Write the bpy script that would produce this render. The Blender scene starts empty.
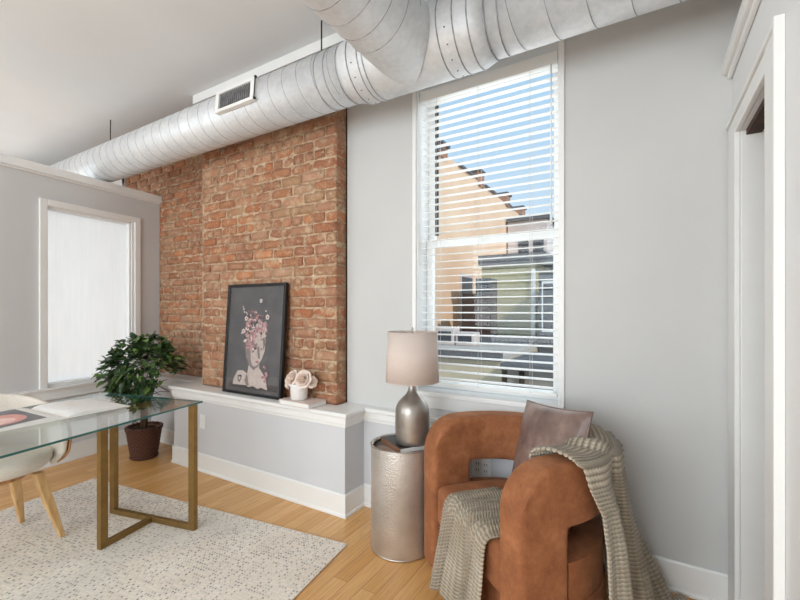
import bpy, bmesh, math, random
from mathutils import Vector, Matrix, noise
random.seed(7)
R = math.radians
PI = math.pi
S = bpy.context.scene
C = S.collection

# ------------------------------------------------------------ camera
cam = bpy.data.cameras.new('camera'); co = bpy.data.objects.new('camera', cam); C.objects.link(co)
cam.sensor_width = 36; cam.lens = 412 / 800 * 36; cam.shift_y = 10 / 800
cam.clip_start = 0.02
co.location = (0, 0, 1.31); co.rotation_euler = (R(90), 0, math.atan(245 / 412))
S.camera = co
# ------------------------------------------------------------ world, sun, daylight
W = bpy.data.worlds.new('sky'); S.world = W; W.use_nodes = True
wn = W.node_tree; wn.nodes.clear()
wo = wn.nodes.new('ShaderNodeOutputWorld'); wb = wn.nodes.new('ShaderNodeBackground')
tc = wn.nodes.new('ShaderNodeTexCoord'); sx = wn.nodes.new('ShaderNodeSeparateXYZ'); rp = wn.nodes.new('ShaderNodeValToRGB')
wn.links.new(tc.outputs['Generated'], sx.inputs[0]); wn.links.new(sx.outputs['Z'], rp.inputs[0])
rp.color_ramp.elements[0].position = 0.0; rp.color_ramp.elements[0].color = (0.78, 0.90, 1.0, 1)
rp.color_ramp.elements[1].position = 0.55; rp.color_ramp.elements[1].color = (0.42, 0.70, 0.98, 1)
wn.links.new(rp.outputs[0], wb.inputs[0]); wb.inputs[1].default_value = 1.0
wn.links.new(wb.outputs[0], wo.inputs[0])

def area(name, loc, size, energy, aim, col=(1, 1, 1)):
    l = bpy.data.lights.new(name, 'AREA'); l.shape = 'RECTANGLE'; l.size, l.size_y = size
    l.energy = energy; l.color = col
    o = bpy.data.objects.new(name, l); C.objects.link(o); o.location = loc
    o.rotation_euler = (Vector(aim) - Vector(loc)).to_track_quat('-Z', 'Y').to_euler()
    return o
sun = bpy.data.lights.new('sun', 'SUN'); sun.energy = 2.6; sun.angle = R(1); sun.color = (1, .95, .88)
so = bpy.data.objects.new('sun', sun); C.objects.link(so)
so.rotation_euler = Vector((-0.75, 0.45, -0.62)).to_track_quat('-Z', 'Y').to_euler()
# added unseen fill lamps behind the camera and at left front, no windows there;
# the others give daylight beyond the partition and through the blinds
area('added_back_fill', (-1.5, -3.3, 1.75), (3.4, 2.3), 162, (-2.4, 2, 1.6), (.84, .94, 1))
area('daylight_left_room', (-6.9, 0.9, 1.25), (2.2, 1.9), 52, (-4.4, 1.6, 1.15), (.88, .96, 1))
area('added_left_fill', (-4.6, -2.3, 1.6), (1.8, 2.0), 56, (0.3, 1.0, 1.3), (.87, .95, 1))
area('daylight_street_window', (-0.83, 2.72, 1.8), (0.8, 1.9), 11, (-0.83, 0, 1.0), (.93, .97, 1))
S.view_settings.view_transform = 'Standard'; S.view_settings.look = 'None'
S.view_settings.gamma = 1; S.view_settings.use_curve_mapping = False
S.view_settings.exposure = -0.05

# ------------------------------------------------------------ materials
MATS = {}
def srgb(r, g, b):
    f = lambda v: (v / 255 / 12.92) if v / 255 <= .04045 else ((v / 255 + .055) / 1.055) ** 2.4
    return (f(r), f(g), f(b), 1)
class N:
    def __init__(s, name):
        s.m = bpy.data.materials.new(name); s.m.use_nodes = True; s.t = s.m.node_tree
        s.b = s.t.nodes['Principled BSDF']; s.out = s.t.nodes['Material Output']
        MATS[name] = s.m
    def n(s, kind, **kw):
        x = s.t.nodes.new('ShaderNode' + kind)
        for k, v in kw.items(): setattr(x, k, v)
        return x
    def l(s, a, b): s.t.links.new(a, b)
    def coords(s, scale=(1, 1, 1), rot=(0, 0, 0)):
        t = s.n('TexCoord'); m = s.n('Mapping'); s.l(t.outputs['Object'], m.inputs[0])
        m.inputs['Scale'].default_value = scale; m.inputs['Rotation'].default_value = rot
        return m.outputs[0]
    def noise(s, v, scale, detail=3, rough=.5):
        x = s.n('TexNoise'); s.l(v, x.inputs['Vector']); x.inputs['Scale'].default_value = scale
        x.inputs['Detail'].default_value = detail; x.inputs['Roughness'].default_value = rough
        return x.outputs['Fac']
    def ramp(s, fac, stops):
        x = s.n('ValToRGB'); s.l(fac, x.inputs[0]); e = x.color_ramp.elements
        while len(e) < len(stops): e.new(.5)
        for i, (p, c) in enumerate(stops): e[i].position = p; e[i].color = c
        return x.outputs[0]
    def mix(s, fac, a, b, mode='MIX'):
        x = s.n('Mix', data_type='RGBA', blend_type=mode)
        for sock, val in ((x.inputs[0], fac), (x.inputs[6], a), (x.inputs[7], b)):
            if hasattr(val, 'links'): s.l(val, sock)
            else: sock.default_value = val
        return x.outputs[2]
    def bump(s, h, strength, dist=.01):
        x = s.n('Bump'); s.l(h, x.inputs['Height']); x.inputs['Strength'].default_value = strength
        x.inputs['Distance'].default_value = dist; s.l(x.outputs[0], s.b.inputs['Normal']); return x
    def set(s, col=None, rough=None, metal=None, **kw):
        if col is not None:
            if hasattr(col, 'links'): s.l(col, s.b.inputs['Base Color'])
            else: s.b.inputs['Base Color'].default_value = col
        if rough is not None: s.b.inputs['Roughness'].default_value = rough
        if metal is not None: s.b.inputs['Metallic'].default_value = metal
        for k, v in kw.items(): s.b.inputs[k.replace('_', ' ')].default_value = v
        return s.m
def var(c, k): return (c[0] * k, c[1] * k, c[2] * k, 1)
def simple(name, c, rough=.5, metal=0, nscale=20, amt=.06, bump=0, **kw):
    m = N(name); v = m.coords(); f = m.noise(v, nscale)
    col = m.ramp(f, [(.3, var(c, 1 - amt)), (.7, var(c, 1 + amt))])
    if bump: m.bump(f, bump, .003)
    return m.set(col, rough, metal, **kw)

M_wall = simple('wall_paint', srgb(206, 205, 203), .75, nscale=3, amt=.015)
M_dado = simple('dado_paint', srgb(214, 214, 217), .7, nscale=3, amt=.015)
M_part = simple('partition_paint_lightened', srgb(211, 210, 210), .75, nscale=3, amt=.015)  # lightened in colour to make up for weak light on the partition
M_closet = simple('closet_white_paint', srgb(236, 236, 236), .6, nscale=3, amt=.01)
M_trim = simple('trim_paint', srgb(240, 239, 237), .38, nscale=8, amt=.012)
M_ceil = simple('ceiling_paint', srgb(233, 234, 235), .85, nscale=2, amt=.02)
M_black = simple('black_paint', srgb(22, 22, 24), .4, nscale=30)
M_darkmetal = simple('dark_metal', srgb(60, 56, 52), .45, .8)
M_chrome = simple('brushed_nickel', srgb(196, 190, 184), .3, 1, nscale=40)
M_gold = simple('antique_brass', srgb(140, 110, 62), .42, .65, nscale=25, amt=.1)
M_blind = simple('blind_slat_white', srgb(246, 246, 244), .45, nscale=6, amt=.01)
M_cord = simple('blind_cord', srgb(215, 213, 208), .8)
M_white = simple('white_ceramic', srgb(238, 234, 230), .35, amt=.02)
M_plate = simple('white_plastic', srgb(240, 240, 238), .3, amt=.01)
M_page = simple('book_paper', srgb(240, 238, 234), .6, amt=.02, nscale=60)
M_cream = simple('cream_upholstery', srgb(228, 219, 207), .85, nscale=120, amt=.06, bump=.3)
M_oldbrown = simple('brown_cloth_cover', srgb(120, 84, 64), .7, nscale=80, amt=.2)
M_soil = simple('soil', srgb(45, 32, 24), .95, nscale=60, amt=.4, bump=.6)
M_bark = simple('plant_bark', srgb(110, 84, 58), .85, nscale=60, amt=.25, bump=.5)
M_hole = simple('dark_wood_recess', srgb(70, 48, 38), .8, nscale=30, amt=.3)

m = N('galvanised_steel'); v = m.coords(); f2 = m.noise(v, 7, 5, .65); f3 = m.noise(v, 40, 4, .6)
colr = m.mix(.4, m.ramp(f2, [(.3, srgb(204, 206, 209)), (.7, srgb(232, 233, 235))]), m.ramp(f3, [(.3, srgb(206, 208, 210)), (.7, srgb(238, 239, 240))]))
M_duct = m.set(colr, .55, .35); m.bump(f3, .06, .01)

m = N('duct_seam'); v = m.coords(); M_seam = m.set(m.ramp(m.noise(v, 30), [(.3, srgb(138, 138, 140)), (.7, srgb(180, 181, 184))]), .5, .4)

m = N('brick_clay'); v = m.coords()
at = m.n('VertexColor', layer_name='brick_tone')
n1 = m.noise(v, 13, 8, .75); n2 = m.noise(v, 55, 6, .75); n3 = m.noise(v, 2.0, 4, .6)
base = m.mix(m.ramp(n2, [(.34, (.05, .05, .05, 1)), (.68, (.75, .75, .75, 1))]), at.outputs['Color'], srgb(204, 160, 122))
base = m.mix(m.ramp(n3, [(.42, (.4, .4, .4, 1)), (.60, (0, 0, 0, 1))]), base, srgb(164, 94, 62))
dark = m.mix(m.ramp(n1, [(.58, (0, 0, 0, 1)), (.70, (.8, .8, .8, 1))]), base, srgb(122, 84, 66))
smear = m.ramp(m.noise(v, 11, 10, .82), [(.50, (0, 0, 0, 1)), (.60, (.85, .85, .85, 1))])
pl = m.mix(smear, dark, srgb(208, 180, 148))
pits = m.ramp(m.noise(v, 30, 4, .65), [(.66, (0, 0, 0, 1)), (.71, (.85, .85, .85, 1))])
pl = m.mix(pits, pl, srgb(84, 60, 48))
M_brick = m.set(pl, .95); m.bump(n2, 1.0, .014)
m = N('lime_mortar'); v = m.coords()
mo = m.ramp(m.noise(v, 16, 8, .75), [(.34, srgb(122, 88, 68)), (.44, srgb(176, 142, 114)), (.6, srgb(208, 182, 152)), (.8, srgb(222, 202, 176))])
M_mortar = m.set(mo, .95); m.bump(m.noise(v, 60, 4), .8, .008)

m = N('honey_bamboo_floor'); v = m.coords(rot=(0, 0, R(90)))
br = m.n('TexBrick'); m.l(v, br.inputs['Vector']); br.offset = .37; br.offset_frequency = 2
br.inputs['Scale'].default_value = 1; br.inputs['Brick Width'].default_value = 1.15; br.inputs['Row Height'].default_value = .082
br.inputs['Mortar Size'].default_value = .0012; br.inputs['Mortar Smooth'].default_value = .3; br.inputs['Bias'].default_value = 0
br.inputs['Color1'].default_value = (0, 0, 0, 1); br.inputs['Color2'].default_value = (1, 1, 1, 1); br.inputs['Mortar'].default_value = (.5, .5, .5, 1)
tone = m.ramp(br.outputs['Color'], [(0, srgb(214, 158, 92)), (.5, srgb(224, 172, 108)), (1, srgb(233, 185, 124))])
v2 = m.coords(scale=(60, 2.2, 1)); g = m.noise(v2, 1.5, 5, .6)
grain = m.mix(m.ramp(g, [(.42, (0, 0, 0, 1)), (.7, (.55, .55, .55, 1))]), tone, srgb(186, 128, 70))
v3 = m.coords(scale=(70, 9, 1)); g3 = m.noise(v3, 1, 2)
grain = m.mix(m.ramp(g3, [(.62, (0, 0, 0, 1)), (.70, (.35, .35, .35, 1))]), grain, srgb(170, 108, 56))
seamc = m.mix(br.outputs['Fac'], grain, srgb(150, 96, 52))
M_floor = m.set(seamc, .32); m.bump(g, .05, .002)

m = N('rug_weave'); v = m.coords()
PX, PY = .0165, .0190
vm = m.n('Mapping'); m.l(v, vm.inputs[0]); vm.inputs['Scale'].default_value = (1 / PX, 1 / PY, 1)
wob = m.n('TexNoise'); m.l(v, wob.inputs['Vector']); wob.inputs['Scale'].default_value = 40
va = m.n('VectorMath', operation='MULTIPLY_ADD'); m.l(wob.outputs['Color'], va.inputs[0]); va.inputs[1].default_value = (.5, .5, 0); m.l(vm.outputs[0], va.inputs[2])
fl = m.n('VectorMath', operation='FLOOR'); m.l(va.outputs[0], fl.inputs[0])
frc = m.n('VectorMath', operation='FRACTION'); m.l(va.outputs[0], frc.inputs[0])
wn_ = m.n('TexWhiteNoise', noise_dimensions='2D'); m.l(fl.outputs[0], wn_.inputs['Vector'])
dv = m.n('VectorMath', operation='DISTANCE'); m.l(frc.outputs[0], dv.inputs[0]); dv.inputs[1].default_value = (.5, .5, 0)
knob = dv.outputs['Value']
cl = m.noise(v, 1.7, 4, .6)
ad = m.n('Math', operation='MULTIPLY_ADD'); m.l(cl, ad.inputs[0]); ad.inputs[1].default_value = .75; m.l(wn_.outputs['Value'], ad.inputs[2])
dots = m.ramp(m_ := ad.outputs[0], [(0, (0, 0, 0, 1)), (1, (0, 0, 0, 1))])
hf = m.n('Math', operation='MULTIPLY'); m.l(ad.outputs[0], hf.inputs[0]); hf.inputs[1].default_value = .6
dots = m.ramp(hf.outputs[0], [(.44, (0, 0, 0, 1)), (.88, (1, 1, 1, 1))])
mask = m.ramp(knob, [(.22, (1, 1, 1, 1)), (.36, (0, 0, 0, 1))])
dm = m.mix(1.0, dots, mask, 'MULTIPLY')
basec = m.ramp(m.noise(v, 5, 4), [(.3, srgb(236, 224, 210)), (.7, srgb(246, 237, 225))])
basec = m.mix(m.ramp(m.noise(v, 1.1, 5, .6), [(.52, (0, 0, 0, 1)), (.68, (.4, .4, .4, 1))]), basec, srgb(196, 195, 198))
basec = m.mix(m.ramp(knob, [(.30, (0, 0, 0, 1)), (.62, (.5, .5, .5, 1))]), basec, srgb(206, 192, 178))
M_rug = m.set(m.mix(dm, basec, srgb(84, 76, 76)), .95); m.bump(knob, -.8, .008)

m = N('rust_velvet'); v = m.coords(); n1 = m.noise(v, 11, 8, .75); n2 = m.noise(v, 130, 3)
c1 = m.ramp(n1, [(.30, srgb(122, 72, 42)), (.5, srgb(150, 93, 56)), (.70, srgb(176, 116, 76))])
c1 = m.mix(m.ramp(n2, [(.4, (0, 0, 0, 1)), (.7, (.3, .3, .3, 1))]), c1, srgb(150, 86, 52))
M_velvet = m.set(c1, .8, Sheen_Weight=.25, Sheen_Roughness=.4); m.b.inputs['Sheen Tint'].default_value = srgb(240, 190, 150); m.bump(n2, .25, .004)

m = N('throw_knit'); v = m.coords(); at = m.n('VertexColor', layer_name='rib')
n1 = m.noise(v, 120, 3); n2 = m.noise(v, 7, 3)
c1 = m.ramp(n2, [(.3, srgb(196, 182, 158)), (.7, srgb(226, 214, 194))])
c2 = m.mix(at.outputs['Color'], srgb(92, 76, 58), c1)  # valleys between ribs darkened in colour, crease shade painted in for relief
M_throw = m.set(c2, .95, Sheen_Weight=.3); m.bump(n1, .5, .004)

m = N('mauve_leather'); v = m.coords(); n1 = m.noise(v, 7, 5, .6); n2 = m.noise(v, 150, 3)
M_leather = m.set(m.ramp(n1, [(.3, srgb(98, 76, 70)), (.55, srgb(134, 110, 101)), (.75, srgb(168, 146, 136))]), .34); m.bump(n2, .25, .003)

m = N('hammered_nickel'); v = m.coords()
vo = m.n('TexVoronoi', feature='F1'); m.l(v, vo.inputs['Vector']); vo.inputs['Scale'].default_value = 120
n1 = m.noise(v, 5, 4)
M_hammer = m.set(m.ramp(n1, [(.3, srgb(182, 174, 166)), (.7, srgb(216, 211, 205))]), .42, .7); m.bump(vo.outputs['Distance'], .75, .0026)

m = N('lamp_glaze'); v = m.coords(); n1 = m.noise(v, 10, 5)
M_lampbase = m.set(m.ramp(n1, [(.3, srgb(150, 143, 136)), (.7, srgb(176, 169, 162))]), .32, .75)
m = N('lamp_linen'); v = m.coords(scale=(1, 1, 1)); n1 = m.noise(v, 180, 3)
M_shade = m.set(m.ramp(n1, [(.3, srgb(232, 216, 207)), (.7, srgb(244, 230, 222))]), .9)
tr = m.n('BsdfTranslucent'); tr.inputs[0].default_value = srgb(232, 214, 200); ms = m.n('MixShader'); ms.inputs[0].default_value = .3
m.l(m.b.outputs[0], ms.inputs[1]); m.l(tr.outputs[0], ms.inputs[2]); m.l(ms.outputs[0], m.out.inputs[0])

m = N('frosted_glass'); v = m.coords(scale=(1, 14, 1)); n1 = m.noise(v, 3, 3)
cc = m.ramp(n1, [(.3, (.90, .93, .95, 1)), (.7, (.95, .97, .99, 1))])
tr = m.n('BsdfTranslucent'); m.l(cc, tr.inputs[0]); gl = m.n('BsdfGlossy'); gl.inputs['Roughness'].default_value = .25
ms = m.n('MixShader'); ms.inputs[0].default_value = .06; m.l(tr.outputs[0], ms.inputs[1]); m.l(gl.outputs[0], ms.inputs[2]); m.l(ms.outputs[0], m.out.inputs[0])
M_frost = m.m
def glassmat(name, tint, refl=1.0):
    m = N(name); tr = m.n('BsdfTransparent'); tr.inputs[0].default_value = tint
    gl = m.n('BsdfGlossy'); gl.inputs['Roughness'].default_value = .02
    fr = m.n('Fresnel'); ge = m.n('NewGeometry'); mr = m.n('MapRange'); m.l(ge.outputs['Backfacing'], mr.inputs[0])
    mr.inputs[3].default_value = 1.5; mr.inputs[4].default_value = 1 / 1.5; m.l(mr.outputs[0], fr.inputs[0])
    mu = m.n('Math', operation='MULTIPLY'); m.l(fr.outputs[0], mu.inputs[0]); mu.inputs[1].default_value = refl
    ms = m.n('MixShader'); m.l(mu.outputs[0], ms.inputs[0]); m.l(tr.outputs[0], ms.inputs[1]); m.l(gl.outputs[0], ms.inputs[2]); m.l(ms.outputs[0], m.out.inputs[0])
    return m.m
M_glass = glassmat('window_glass', (.97, .98, .98, 1), .4)
M_tglass = glassmat('table_glass', (.93, .97, .96, 1), 1.3)
M_gedge = simple('glass_edge_green', srgb(62, 110, 106), .15, amt=.05)
m = N('oak_wood'); v = m.coords(scale=(14, 14, 1.5)); n1 = m.noise(v, 3, 4)
M_oak = m.set(m.ramp(n1, [(.3, srgb(196, 150, 94)), (.7, srgb(228, 190, 138))]), .4)
m = N('walnut_wood'); v = m.coords(scale=(3, 14, 14)); n1 = m.noise(v, 3, 4)
M_walnut = m.set(m.ramp(n1, [(.3, srgb(160, 104, 58)), (.7, srgb(204, 152, 98))]), .4)
m = N('wicker_weave'); v = m.coords()
wv = m.n('TexWave', wave_type='BANDS', bands_direction='Z'); m.l(v, wv.inputs['Vector']); wv.inputs['Scale'].default_value = 26; wv.inputs['Distortion'].default_value = 3
M_wicker = m.set(m.ramp(wv.outputs['Fac'], [(.2, srgb(54, 30, 23)), (.8, srgb(128, 80, 60))]), .55); m.bump(wv.outputs['Fac'], .8, .01)
m = N('leaf_green'); v = m.coords(); at = m.n('VertexColor', layer_name='leaf_tone'); n1 = m.noise(v, 20, 2)
M_leaf = m.set(m.mix(m.ramp(n1, [(.3, (0, 0, 0, 1)), (.8, (.2, .2, .2, 1))]), at.outputs['Color'], srgb(96, 132, 62)), .38)
m = N('rose_petal'); v = m.coords(); n1 = m.noise(v, 40, 2)
M_rose = m.set(m.ramp(n1, [(.3, srgb(244, 220, 206)), (.7, srgb(252, 238, 228))]), .7, Subsurface_Weight=0)
M_rose2 = simple('rose_heart', srgb(244, 222, 206), .7, nscale=40, amt=.08)
M_mag = simple('pink_print', srgb(226, 160, 150), .4, nscale=18, amt=.18)
M_maglight = simple('pale_pink_print', srgb(240, 200, 190), .4, nscale=18, amt=.1)
M_maggrey = simple('grey_print', srgb(120, 118, 122), .4, nscale=12, amt=.25)
M_bookcov = simple('pale_book_cover', srgb(226, 208, 200), .5, nscale=30, amt=.06)
# print of the picture
m = N('picture_ground'); v = m.coords(); n1 = m.noise(v, 9, 4)
M_pground = m.set(m.ramp(n1, [(.3, srgb(74, 73, 75)), (.7, srgb(98, 96, 97))]), .35)
M_pmarble = simple('picture_marble', srgb(206, 190, 182), .4, nscale=30, amt=.1)
M_pshade = simple('picture_marble_grey', srgb(140, 124, 120), .4, nscale=30, amt=.15)
M_pdark = simple('picture_dark', srgb(58, 52, 54), .4, nscale=30, amt=.15)
M_ppink = simple('picture_pink', srgb(196, 150, 150), .4, nscale=60, amt=.3)
M_pcream = simple('picture_cream', srgb(232, 214, 204), .4, nscale=60, amt=.1)
M_prose = simple('picture_rose', srgb(168, 110, 114), .4, nscale=60, amt=.3)
# outside
m = N('peach_brickwork'); v = m.coords(); M_peach = m.set(m.ramp(m.noise(v, .6, 6), [(.3, srgb(232, 192, 160)), (.7, srgb(246, 214, 184))]), .9)
M_olive = simple('olive_render', srgb(186, 178, 138), .9, nscale=2, amt=.08)
M_slate = simple('slate_capping', srgb(100, 101, 104), .7, nscale=3, amt=.1)
M_lilac = simple('pale_masonry', srgb(216, 204, 200), .9, nscale=2, amt=.06)
M_roof = simple('grey_felt_roof', srgb(186, 180, 172), .9, nscale=2, amt=.12)
M_beige = simple('beige_render', srgb(196, 184, 160), .9, nscale=1.5, amt=.1)
M_darkwin = simple('dark_pane', srgb(62, 66, 74), .3, nscale=3, amt=.2)
M_redbrick = simple('red_brick_stack', srgb(176, 128, 104), .9, nscale=8, amt=.15)
M_annex = simple('weathered_grey_render', srgb(140, 136, 128), .9, nscale=2, amt=.15)
M_street = simple('asphalt', srgb(130, 128, 124), .9, nscale=3, amt=.1)

# ------------------------------------------------------------ helpers
class B:
    def __init__(s): s.bm = bmesh.new(); s.mi = 0
    def _tag(s, faces):
        for f in faces: f.material_index = s.mi
    def box(s, x0, x1, y0, y1, z0, z1, mi=0, M=None):
        vs = [s.bm.verts.new((x, y, z)) for x in (x0, x1) for y in (y0, y1) for z in (z0, z1)]
        if M:
            for v in vs: v.co = M @ v.co
        q = [(0, 1, 3, 2), (4, 6, 7, 5), (0, 4, 5, 1), (2, 3, 7, 6), (0, 2, 6, 4), (1, 5, 7, 3)]
        fs = [s.bm.faces.new([vs[i] for i in t]) for t in q]
        for f in fs: f.material_index = mi
        return s
    def poly(s, pts, mi=0):
        f = s.bm.faces.new([s.bm.verts.new(p) for p in pts]); f.material_index = mi; return s
    def prism(s, pts, d, mi=0):
        """closed polygon extruded by vector d"""
        a = [s.bm.verts.new(p) for p in pts]; b = [s.bm.verts.new(Vector(p) + Vector(d)) for p in pts]
        n = len(a); fs = [s.bm.faces.new(a[::-1]), s.bm.faces.new(b)]
        for i in range(n): fs.append(s.bm.faces.new((a[i], a[(i + 1) % n], b[(i + 1) % n], b[i])))
        for f in fs: f.material_index = mi
        return s
    def lathe(s, prof, seg=48, mi=0, c=(0, 0, 0), smooth=True):
        rings = []
        for r, z in prof:
            rings.append([s.bm.verts.new((c[0] + r * math.cos(2 * PI * i / seg), c[1] + r * math.sin(2 * PI * i / seg), c[2] + z)) for i in range(seg)] if r > 1e-6 else [s.bm.verts.new((c[0], c[1], c[2] + z))])
        for a, b in zip(rings, rings[1:]):
            for i in range(seg):
                j = (i + 1) % seg
                if len(a) == 1 and len(b) == 1: continue
                if len(a) == 1: f = s.bm.faces.new((a[0], b[j], b[i]))
                elif len(b) == 1: f = s.bm.faces.new((a[i], a[j], b[0]))
                else: f = s.bm.faces.new((a[i], a[j], b[j], b[i]))
                f.smooth = smooth; f.material_index = mi
        return s
    def tube(s, pts, rad, seg=12, mi=0, caps=True):
        pts = [Vector(p) for p in pts]; n = len(pts)
        rads = rad if isinstance(rad, (list, tuple)) else [rad] * n
        rings = []; up = None
        for i, p in enumerate(pts):
            t = (pts[min(i + 1, n - 1)] - pts[max(i - 1, 0)]).normalized()
            if up is None: up = Vector((0, 0, 1)) if abs(t.z) < .9 else Vector((1, 0, 0))
            a = t.cross(up).normalized(); b = t.cross(a).normalized(); up = -b if up.dot(-b) > 0 else b
            rings.append([s.bm.verts.new(p + rads[i] * (math.cos(2 * PI * k / seg) * a + math.sin(2 * PI * k / seg) * b)) for k in range(seg)])
        for r0, r1 in zip(rings, rings[1:]):
            for k in range(seg):
                f = s.bm.faces.new((r0[k], r0[(k + 1) % seg], r1[(k + 1) % seg], r1[k])); f.smooth = True; f.material_index = mi
        if caps:
            for r in (rings[0], rings[-1]): s.bm.faces.new(r).material_index = mi
        return s
    def beam(s, a, b, w, d, side, mi=0):
        """rectangular bar from a to b: w along side, d along the third axis"""
        a = Vector(a); b = Vector(b); t = (b - a).normalized(); u = Vector(side).normalized(); u = (u - u.dot(t) * t).normalized(); n = t.cross(u)
        q = [u * w / 2 * i + n * d / 2 * j for i, j in ((-1, -1), (1, -1), (1, 1), (-1, 1))]
        return s.prism([a + k for k in q], b - a, mi)
    def grid(s, fn, nu, nv, mi=0, smooth=True, col=None):
        if col: lay = s.bm.verts.layers.float_color.get(col[0]) or s.bm.verts.layers.float_color.new(col[0])
        g = [[s.bm.verts.new(fn(i / nu, j / nv)) for j in range(nv + 1)] for i in range(nu + 1)]
        if col:
            for i in range(nu + 1):
                for j in range(nv + 1): g[i][j][lay] = col[1](i / nu, j / nv)
        for i in range(nu):
            for j in range(nv):
                f = s.bm.faces.new((g[i][j], g[i + 1][j], g[i + 1][j + 1], g[i][j + 1])); f.smooth = smooth; f.material_index = mi
        return s

def obj(name, b, mats, parent=None, bevel=0, seg=2, angle=40, solid=0, subsurf=0, fix=True, smooth=False, label=None):
    if fix: bmesh.ops.recalc_face_normals(b.bm, faces=b.bm.faces)
    me = bpy.data.meshes.new(name); b.bm.to_mesh(me); b.bm.free()
    for mt in (mats if isinstance(mats, (list, tuple)) else [mats]): me.materials.append(mt)
    o = bpy.data.objects.new(name, me); C.objects.link(o)
    if parent: o.parent = parent
    if smooth:
        for p in me.polygons: p.use_smooth = True
    if solid:
        k = o.modifiers.new('s', 'SOLIDIFY'); k.thickness = solid; k.offset = 0
    if bevel:
        k = o.modifiers.new('b', 'BEVEL'); k.width = bevel; k.segments = seg; k.limit_method = 'ANGLE'; k.angle_limit = R(angle)
        if smooth: k.harden_normals = False
    if subsurf:
        k = o.modifiers.new('u', 'SUBSURF'); k.levels = subsurf; k.render_levels = subsurf
    if label: o['label'] = label
    return o
def struct(name, b, mats, parent=None, **kw):
    o = obj(name, b, mats, parent, **kw)
    if not parent: o['kind'] = 'structure'
    return o
def tag(o, label, cat, group=None):
    o['label'] = label; o['category'] = cat
    if group: o['group'] = group
    return o
def thing(name, label, cat, loc=(0, 0, 0), rz=0, group=None):
    o = bpy.data.objects.new(name, None); C.objects.link(o); o.location = loc; o.rotation_euler = (0, 0, rz); o.empty_display_size = .1
    return tag(o, label, cat, group)

# ------------------------------------------------------------ the shell
ZC = 3.08; YW = 2.305; XR = .33
YB = 2.195      # face of the brick pier
struct('floor', B().box(-8.1, 4.6, -3.6, 2.6, -.12, 0), M_floor)
struct('ceiling', B().box(-8.1, 4.6, -3.6, 2.6, ZC, ZC + .1), M_ceil)
struct('trim_1', B().box(-3.21, 4.6, 2.05, 2.6, 3.01, ZC - .001), M_trim)   # dropped strip along the ceiling
# long wall: plaster part right of the brick, with the window opening
WX0, WX1, WZ0, WZ1 = -1.25, -.385, .80, 2.90
b = B(); b.box(-1.81, WX0, YW, 2.52, 0, 3.009); b.box(WX1, 4.6, YW, 2.52, 0, 3.009); b.box(WX0, WX1, YW, 2.52, 0, WZ0); b.box(WX0, WX1, YW, 2.52, WZ1, 3.009)
struct('wall_back', b, M_wall)
# lower furred-out wall under the window ledge
b = B(); b.box(-1.63, -.36, 2.262, YW, 0, .64)
struct('wall_dado', b, M_dado)
# projecting low box in front of the brick
b = B(); b.box(-3.49, -1.63, 2.06, 2.40, 0, .64)
struct('wall_bench', b, M_dado)
b = B(); b.box(-4.32, -3.49, 2.31, 2.60, 0, .64)
struct('wall_dado_left', b, M_dado)

# ledge boards with nosing, apron and bead: runs given by the front edge polyline
def moulding(name, path, back, prof):
    """profile (offset outward from wall line, z) swept along a plan polyline with mitred corners; outward = right of travel"""
    pts = [Vector(p) for p in path]; bb = B(); rows = []
    for i, p in enumerate(pts):
        d0 = (pts[i] - pts[i - 1]).normalized() if i else (pts[1] - pts[0]).normalized()
        d1 = (pts[i + 1] - pts[i]).normalized() if i < len(pts) - 1 else d0
        n0 = Vector((d0.y, -d0.x)); n1 = Vector((d1.y, -d1.x)); mm = (n0 + n1).normalized(); k = 1 / max(.2, mm.dot(n0))
        rows.append([bb.bm.verts.new((p.x + mm.x * k * o, p.y + mm.y * k * o, z)) for o, z in prof])
    n = len(prof)
    for a, c in zip(rows, rows[1:]):
        for i in range(n): bb.bm.faces.new((a[i], a[(i + 1) % n], c[(i + 1) % n], c[i]))
    bb.bm.faces.new(rows[0]); bb.bm.faces.new(rows[-1])
    return bb
led = [(0, .568), (.010, .568), (.012, .585), (.016, .590), (.016, .628), (.030, .632), (.036, .640), (.036, .655), (.030, .661), (0, .661)]
base = [(0, 0), (.020, 0), (.020, .012), (.016, .020), (.012, .022), (.012, .135), (.008, .145), (0, .145)]
path_b = [(-4.30, 2.31), (-3.49, 2.31), (-3.49, 2.06), (-1.63, 2.06), (-1.63, 2.262), (-.36, 2.262)]
# travel direction left to right: the right-hand side of travel is towards the camera
struct('trim_2', moulding('l', path_b, 0, led), M_trim)
bt = B(); bt.box(-3.49, -1.63, 2.06, 2.192, .6405, .6608); bt.box(-1.803, -.36, 2.2, YW - .001, .6405, .6608) if False else None
bt.box(-1.803, -1.63, 2.192, YW, .6405, .6608); bt.box(-1.63, -.36, 2.262, YW, .6405, .6608); bt.box(-4.32, -3.49, 2.31, 2.44, .6405, .6608); bt.box(-3.49, -3.31, 2.192, 2.44, .6405, .6608)
struct('trim_3', bt, M_trim)
struct('baseboard_back', moulding('b', path_b, 0, base), M_trim, bevel=.002)
struct('baseboard_right', moulding('b', [(-.36, YW), (XR - .001, YW)], 0, base), M_trim, bevel=.002)

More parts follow.
